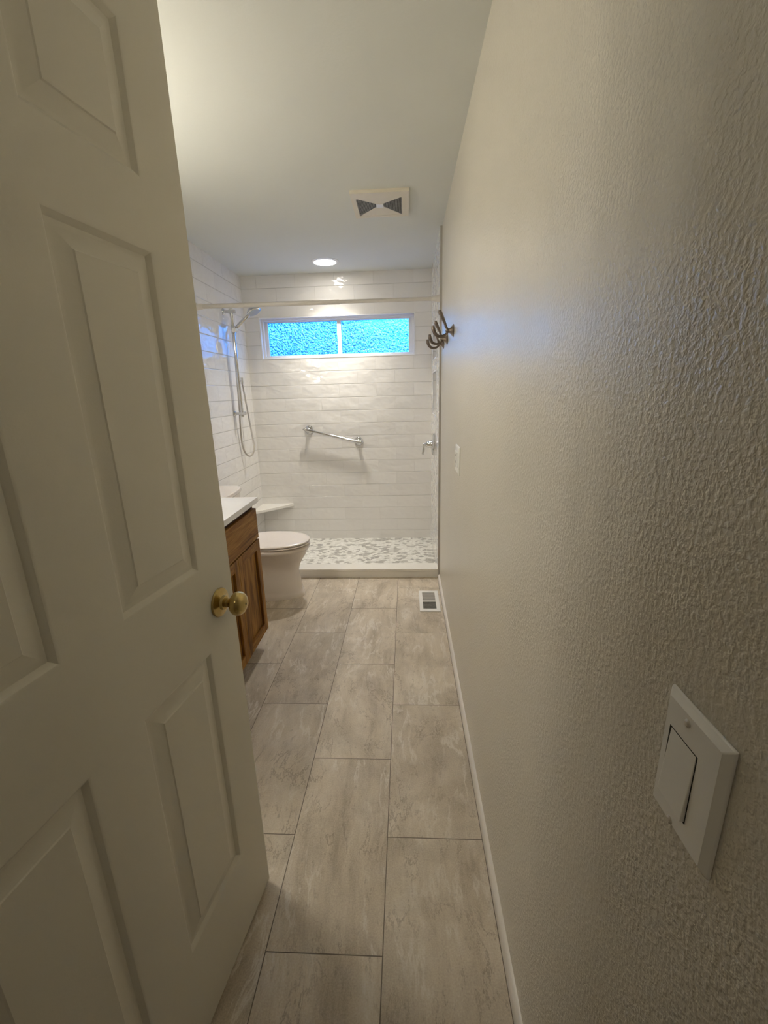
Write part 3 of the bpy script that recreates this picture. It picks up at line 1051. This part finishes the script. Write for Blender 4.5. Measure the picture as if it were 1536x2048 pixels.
def rrect(x0, x1, hw, z, rf, n=8, bulge=0.0):
    out = [(x0, TY - hw, z)]
    for k in range(n + 1):
        a_ = -math.pi / 2 + (math.pi / 2) * k / n
        out.append((x1 - rf + rf * math.cos(a_), TY - hw + rf + rf * math.sin(a_), z))
    for k in range(1, 8):
        yy = -hw + rf + (2 * hw - 2 * rf) * k / 8
        out.append((x1 + bulge * math.sin(math.pi * k / 8), TY + yy, z))
    for k in range(n + 1):
        a_ = (math.pi / 2) * k / n
        out.append((x1 - rf + rf * math.cos(a_), TY + hw - rf + rf * math.sin(a_), z))
    out.append((x0, TY + hw, z))
    return out


f = MB()
f.loft([rrect(-1.652, -1.485, 0.185, 0.385, 0.05, bulge=0.01), rrect(-1.652, -1.472, 0.205, 0.45, 0.05, bulge=0.012), rrect(-1.652, -1.462, 0.222, 0.725, 0.05, bulge=0.014)])
f.build('tank', M['porcelain'], to, sharp=50)
f = MB()
f.loft([rrect(-1.657, -1.458, 0.226, 0.726, 0.055, bulge=0.014), rrect(-1.657, -1.450, 0.234, 0.735, 0.06, bulge=0.015), rrect(-1.657, -1.450, 0.234, 0.757, 0.06, bulge=0.015),
        rrect(-1.655, -1.456, 0.228, 0.764, 0.055, bulge=0.014)])
f.build('tank_lid', M['porcelain'], to, sharp=40)
f = MB()
f.cyl((-1.456, TY - 0.15, 0.66), (-1.440, TY - 0.15, 0.66), 0.011, 16)
f.tube([(-1.440, TY - 0.15, 0.66), (-1.436, TY - 0.11, 0.655), (-1.436, TY - 0.07, 0.650)], [0.006, 0.006, 0.007], 10)
f.build('flush_lever', M['chrome'], to)

# ------------------------------------------------------------------ vanity cabinet + counter
VF = -1.055                 # face of doors
VY0, VY1 = 1.300, 2.228
vc = thing('vanity_cabinet', 'brown stained oak vanity cabinet with panelled doors beside the toilet', 'cabinet', (-1.36, 1.92, 0))
f = MB()
f.box(XL + 0.002, VF - 0.020, VY0, VY0 + 0.016, 0.095, 0.8495)
f.box(XL + 0.002, VF - 0.020, VY1 - 0.016, VY1, 0.095, 0.8495)
f.box(XL + 0.002, XL + 0.010, VY0 + 0.016, VY1 - 0.016, 0.095, 0.8495)
f.box(XL + 0.010, VF - 0.020, VY0 + 0.016, VY1 - 0.016, 0.095, 0.111)
f.box(VF - 0.038, VF - 0.020, VY0 + 0.016, VY1 - 0.016, 0.111, 0.805)
f.build('carcass', M['oak_v'], vc)
MB().box(VF - 0.040, VF - 0.0199, VY0 + 0.016, VY1 - 0.016, 0.8055, 0.8495).build('shaded_top_rail', M['oak_shade'], vc)  # rail under the counter, the gap's shade put into its near-black colour
MB().box(XL + 0.002, VF - 0.095, VY0 + 0.002, VY1 - 0.002, 0.0, 0.095).build('toe_kick', M['oak_shade'], vc)
MB().box(VF - 0.0198, VF, 1.614, VY1 - 0.002, 0.655, 0.820).build('false_drawer_front', M['oak_h'], vc, bevel=0.003)


def shaker(y0, y1, z0, z1):
    w = 0.052
    fr = MB().box(VF - 0.0190, VF - 0.0125, y0 + 0.01, y1 - 0.01, z0 + 0.01, z1 - 0.01).build('cabinet_door', M['oak_v2'], vc)
    for ya in (y0, y1 - w):
        MB().box(VF - 0.0198, VF, ya, ya + w, z0, z1).build('stile', M['oak_v'], fr, bevel=0.002)
    for za in (z0, z1 - w):
        MB().box(VF - 0.0198, VF - 0.0003, y0 + w, y1 - w, za, za + w).build('rail', M['oak_h'], fr, bevel=0.0015)
    # dark strips painting the shade line at both sides of the recessed panel
    e = 0.0045
    for ya in (y1 - w - e, y0 + w):
        MB().box(VF - 0.0126, VF - 0.0118, ya, ya + e, z0 + w, z1 - w).build('panel_edge_shade', M['oak_shade'], fr)


shaker(1.614, 1.9165, 0.102, 0.648)
for za, zb in ((0.102, 0.372), (0.378, 0.648), (0.655, 0.820)):
    MB().box(VF - 0.0198, VF, VY0 + 0.004, 1.608, za, zb).build('drawer_front', M['oak_h'], vc, bevel=0.003)
shaker(1.9195, VY1 - 0.002, 0.102, 0.648)

ct = thing('sink_countertop', 'white cultured marble sink top on the oak vanity', 'sink', (-1.36, 1.92, 0.850))
cx0, cx1, cy0, cy1, cz0, cz1 = XL + 0.001, -1.043, VY0 - 0.008, VY1 + 0.008, 0.850, 0.877
f = MB()
bmn = f.bm
# top with an oval basin
N = 48
bcx, bcy, brx, bry = -1.335, 1.87, 0.175, 0.225
outer = []
for i in range(N):
    a_ = 2 * math.pi * (i + 0.5) / N
    ca, sa = math.cos(a_), math.sin(a_)
    tx = ((cx1 if ca > 0 else cx0) - bcx) / ca if abs(ca) > 1e-6 else 1e9
    ty = ((cy1 if sa > 0 else cy0) - bcy) / sa if abs(sa) > 1e-6 else 1e9
    t = min(tx, ty)
    outer.append((bcx + ca * t, bcy + sa * t))
# pull the ray points nearest each corner onto it
for cxx in (cx0, cx1):
    for cyy in (cy0, cy1):
        k = min(range(N), key=lambda i: (outer[i][0] - cxx) ** 2 + (outer[i][1] - cyy) ** 2)
        outer[k] = (cxx, cyy)
rings = [[(x, y, cz0) for x, y in outer], [(x, y, cz1) for x, y in outer]]
for (s_, z) in ((1.06, cz1), (1.0, cz1 - 0.003), (0.95, cz1 - 0.02), (0.85, cz1 - 0.07), (0.65, cz1 - 0.11), (0.35, cz1 - 0.125), (0.10, cz1 - 0.128)):
    rings.append([(bcx + brx * s_ * math.cos(2 * math.pi * (i + 0.5) / N), bcy + bry * s_ * math.sin(2 * math.pi * (i + 0.5) / N), z) for i in range(N)])
f.loft(rings, cap=False)
bmn.verts.ensure_lookup_table()
bmn.faces.new([bmn.verts[len(bmn.verts) - N + i] for i in range(N)])
f.build('counter_basin', M['marble'], ct, sharp=35)
MB().lathe([(0.022, 0), (0.022, 0.003), (0.015, 0.004), (0.0, 0.004)], (bcx, bcy, cz1 - 0.129), (0, 0, 1), 24).build('drain', M['chrome'], ct)
MB().box(XL + 0.001, XL + 0.020, cy0, cy1, cz1 - 0.001, cz1 + 0.085).build('backsplash', M['marble'], ct, bevel=0.002)
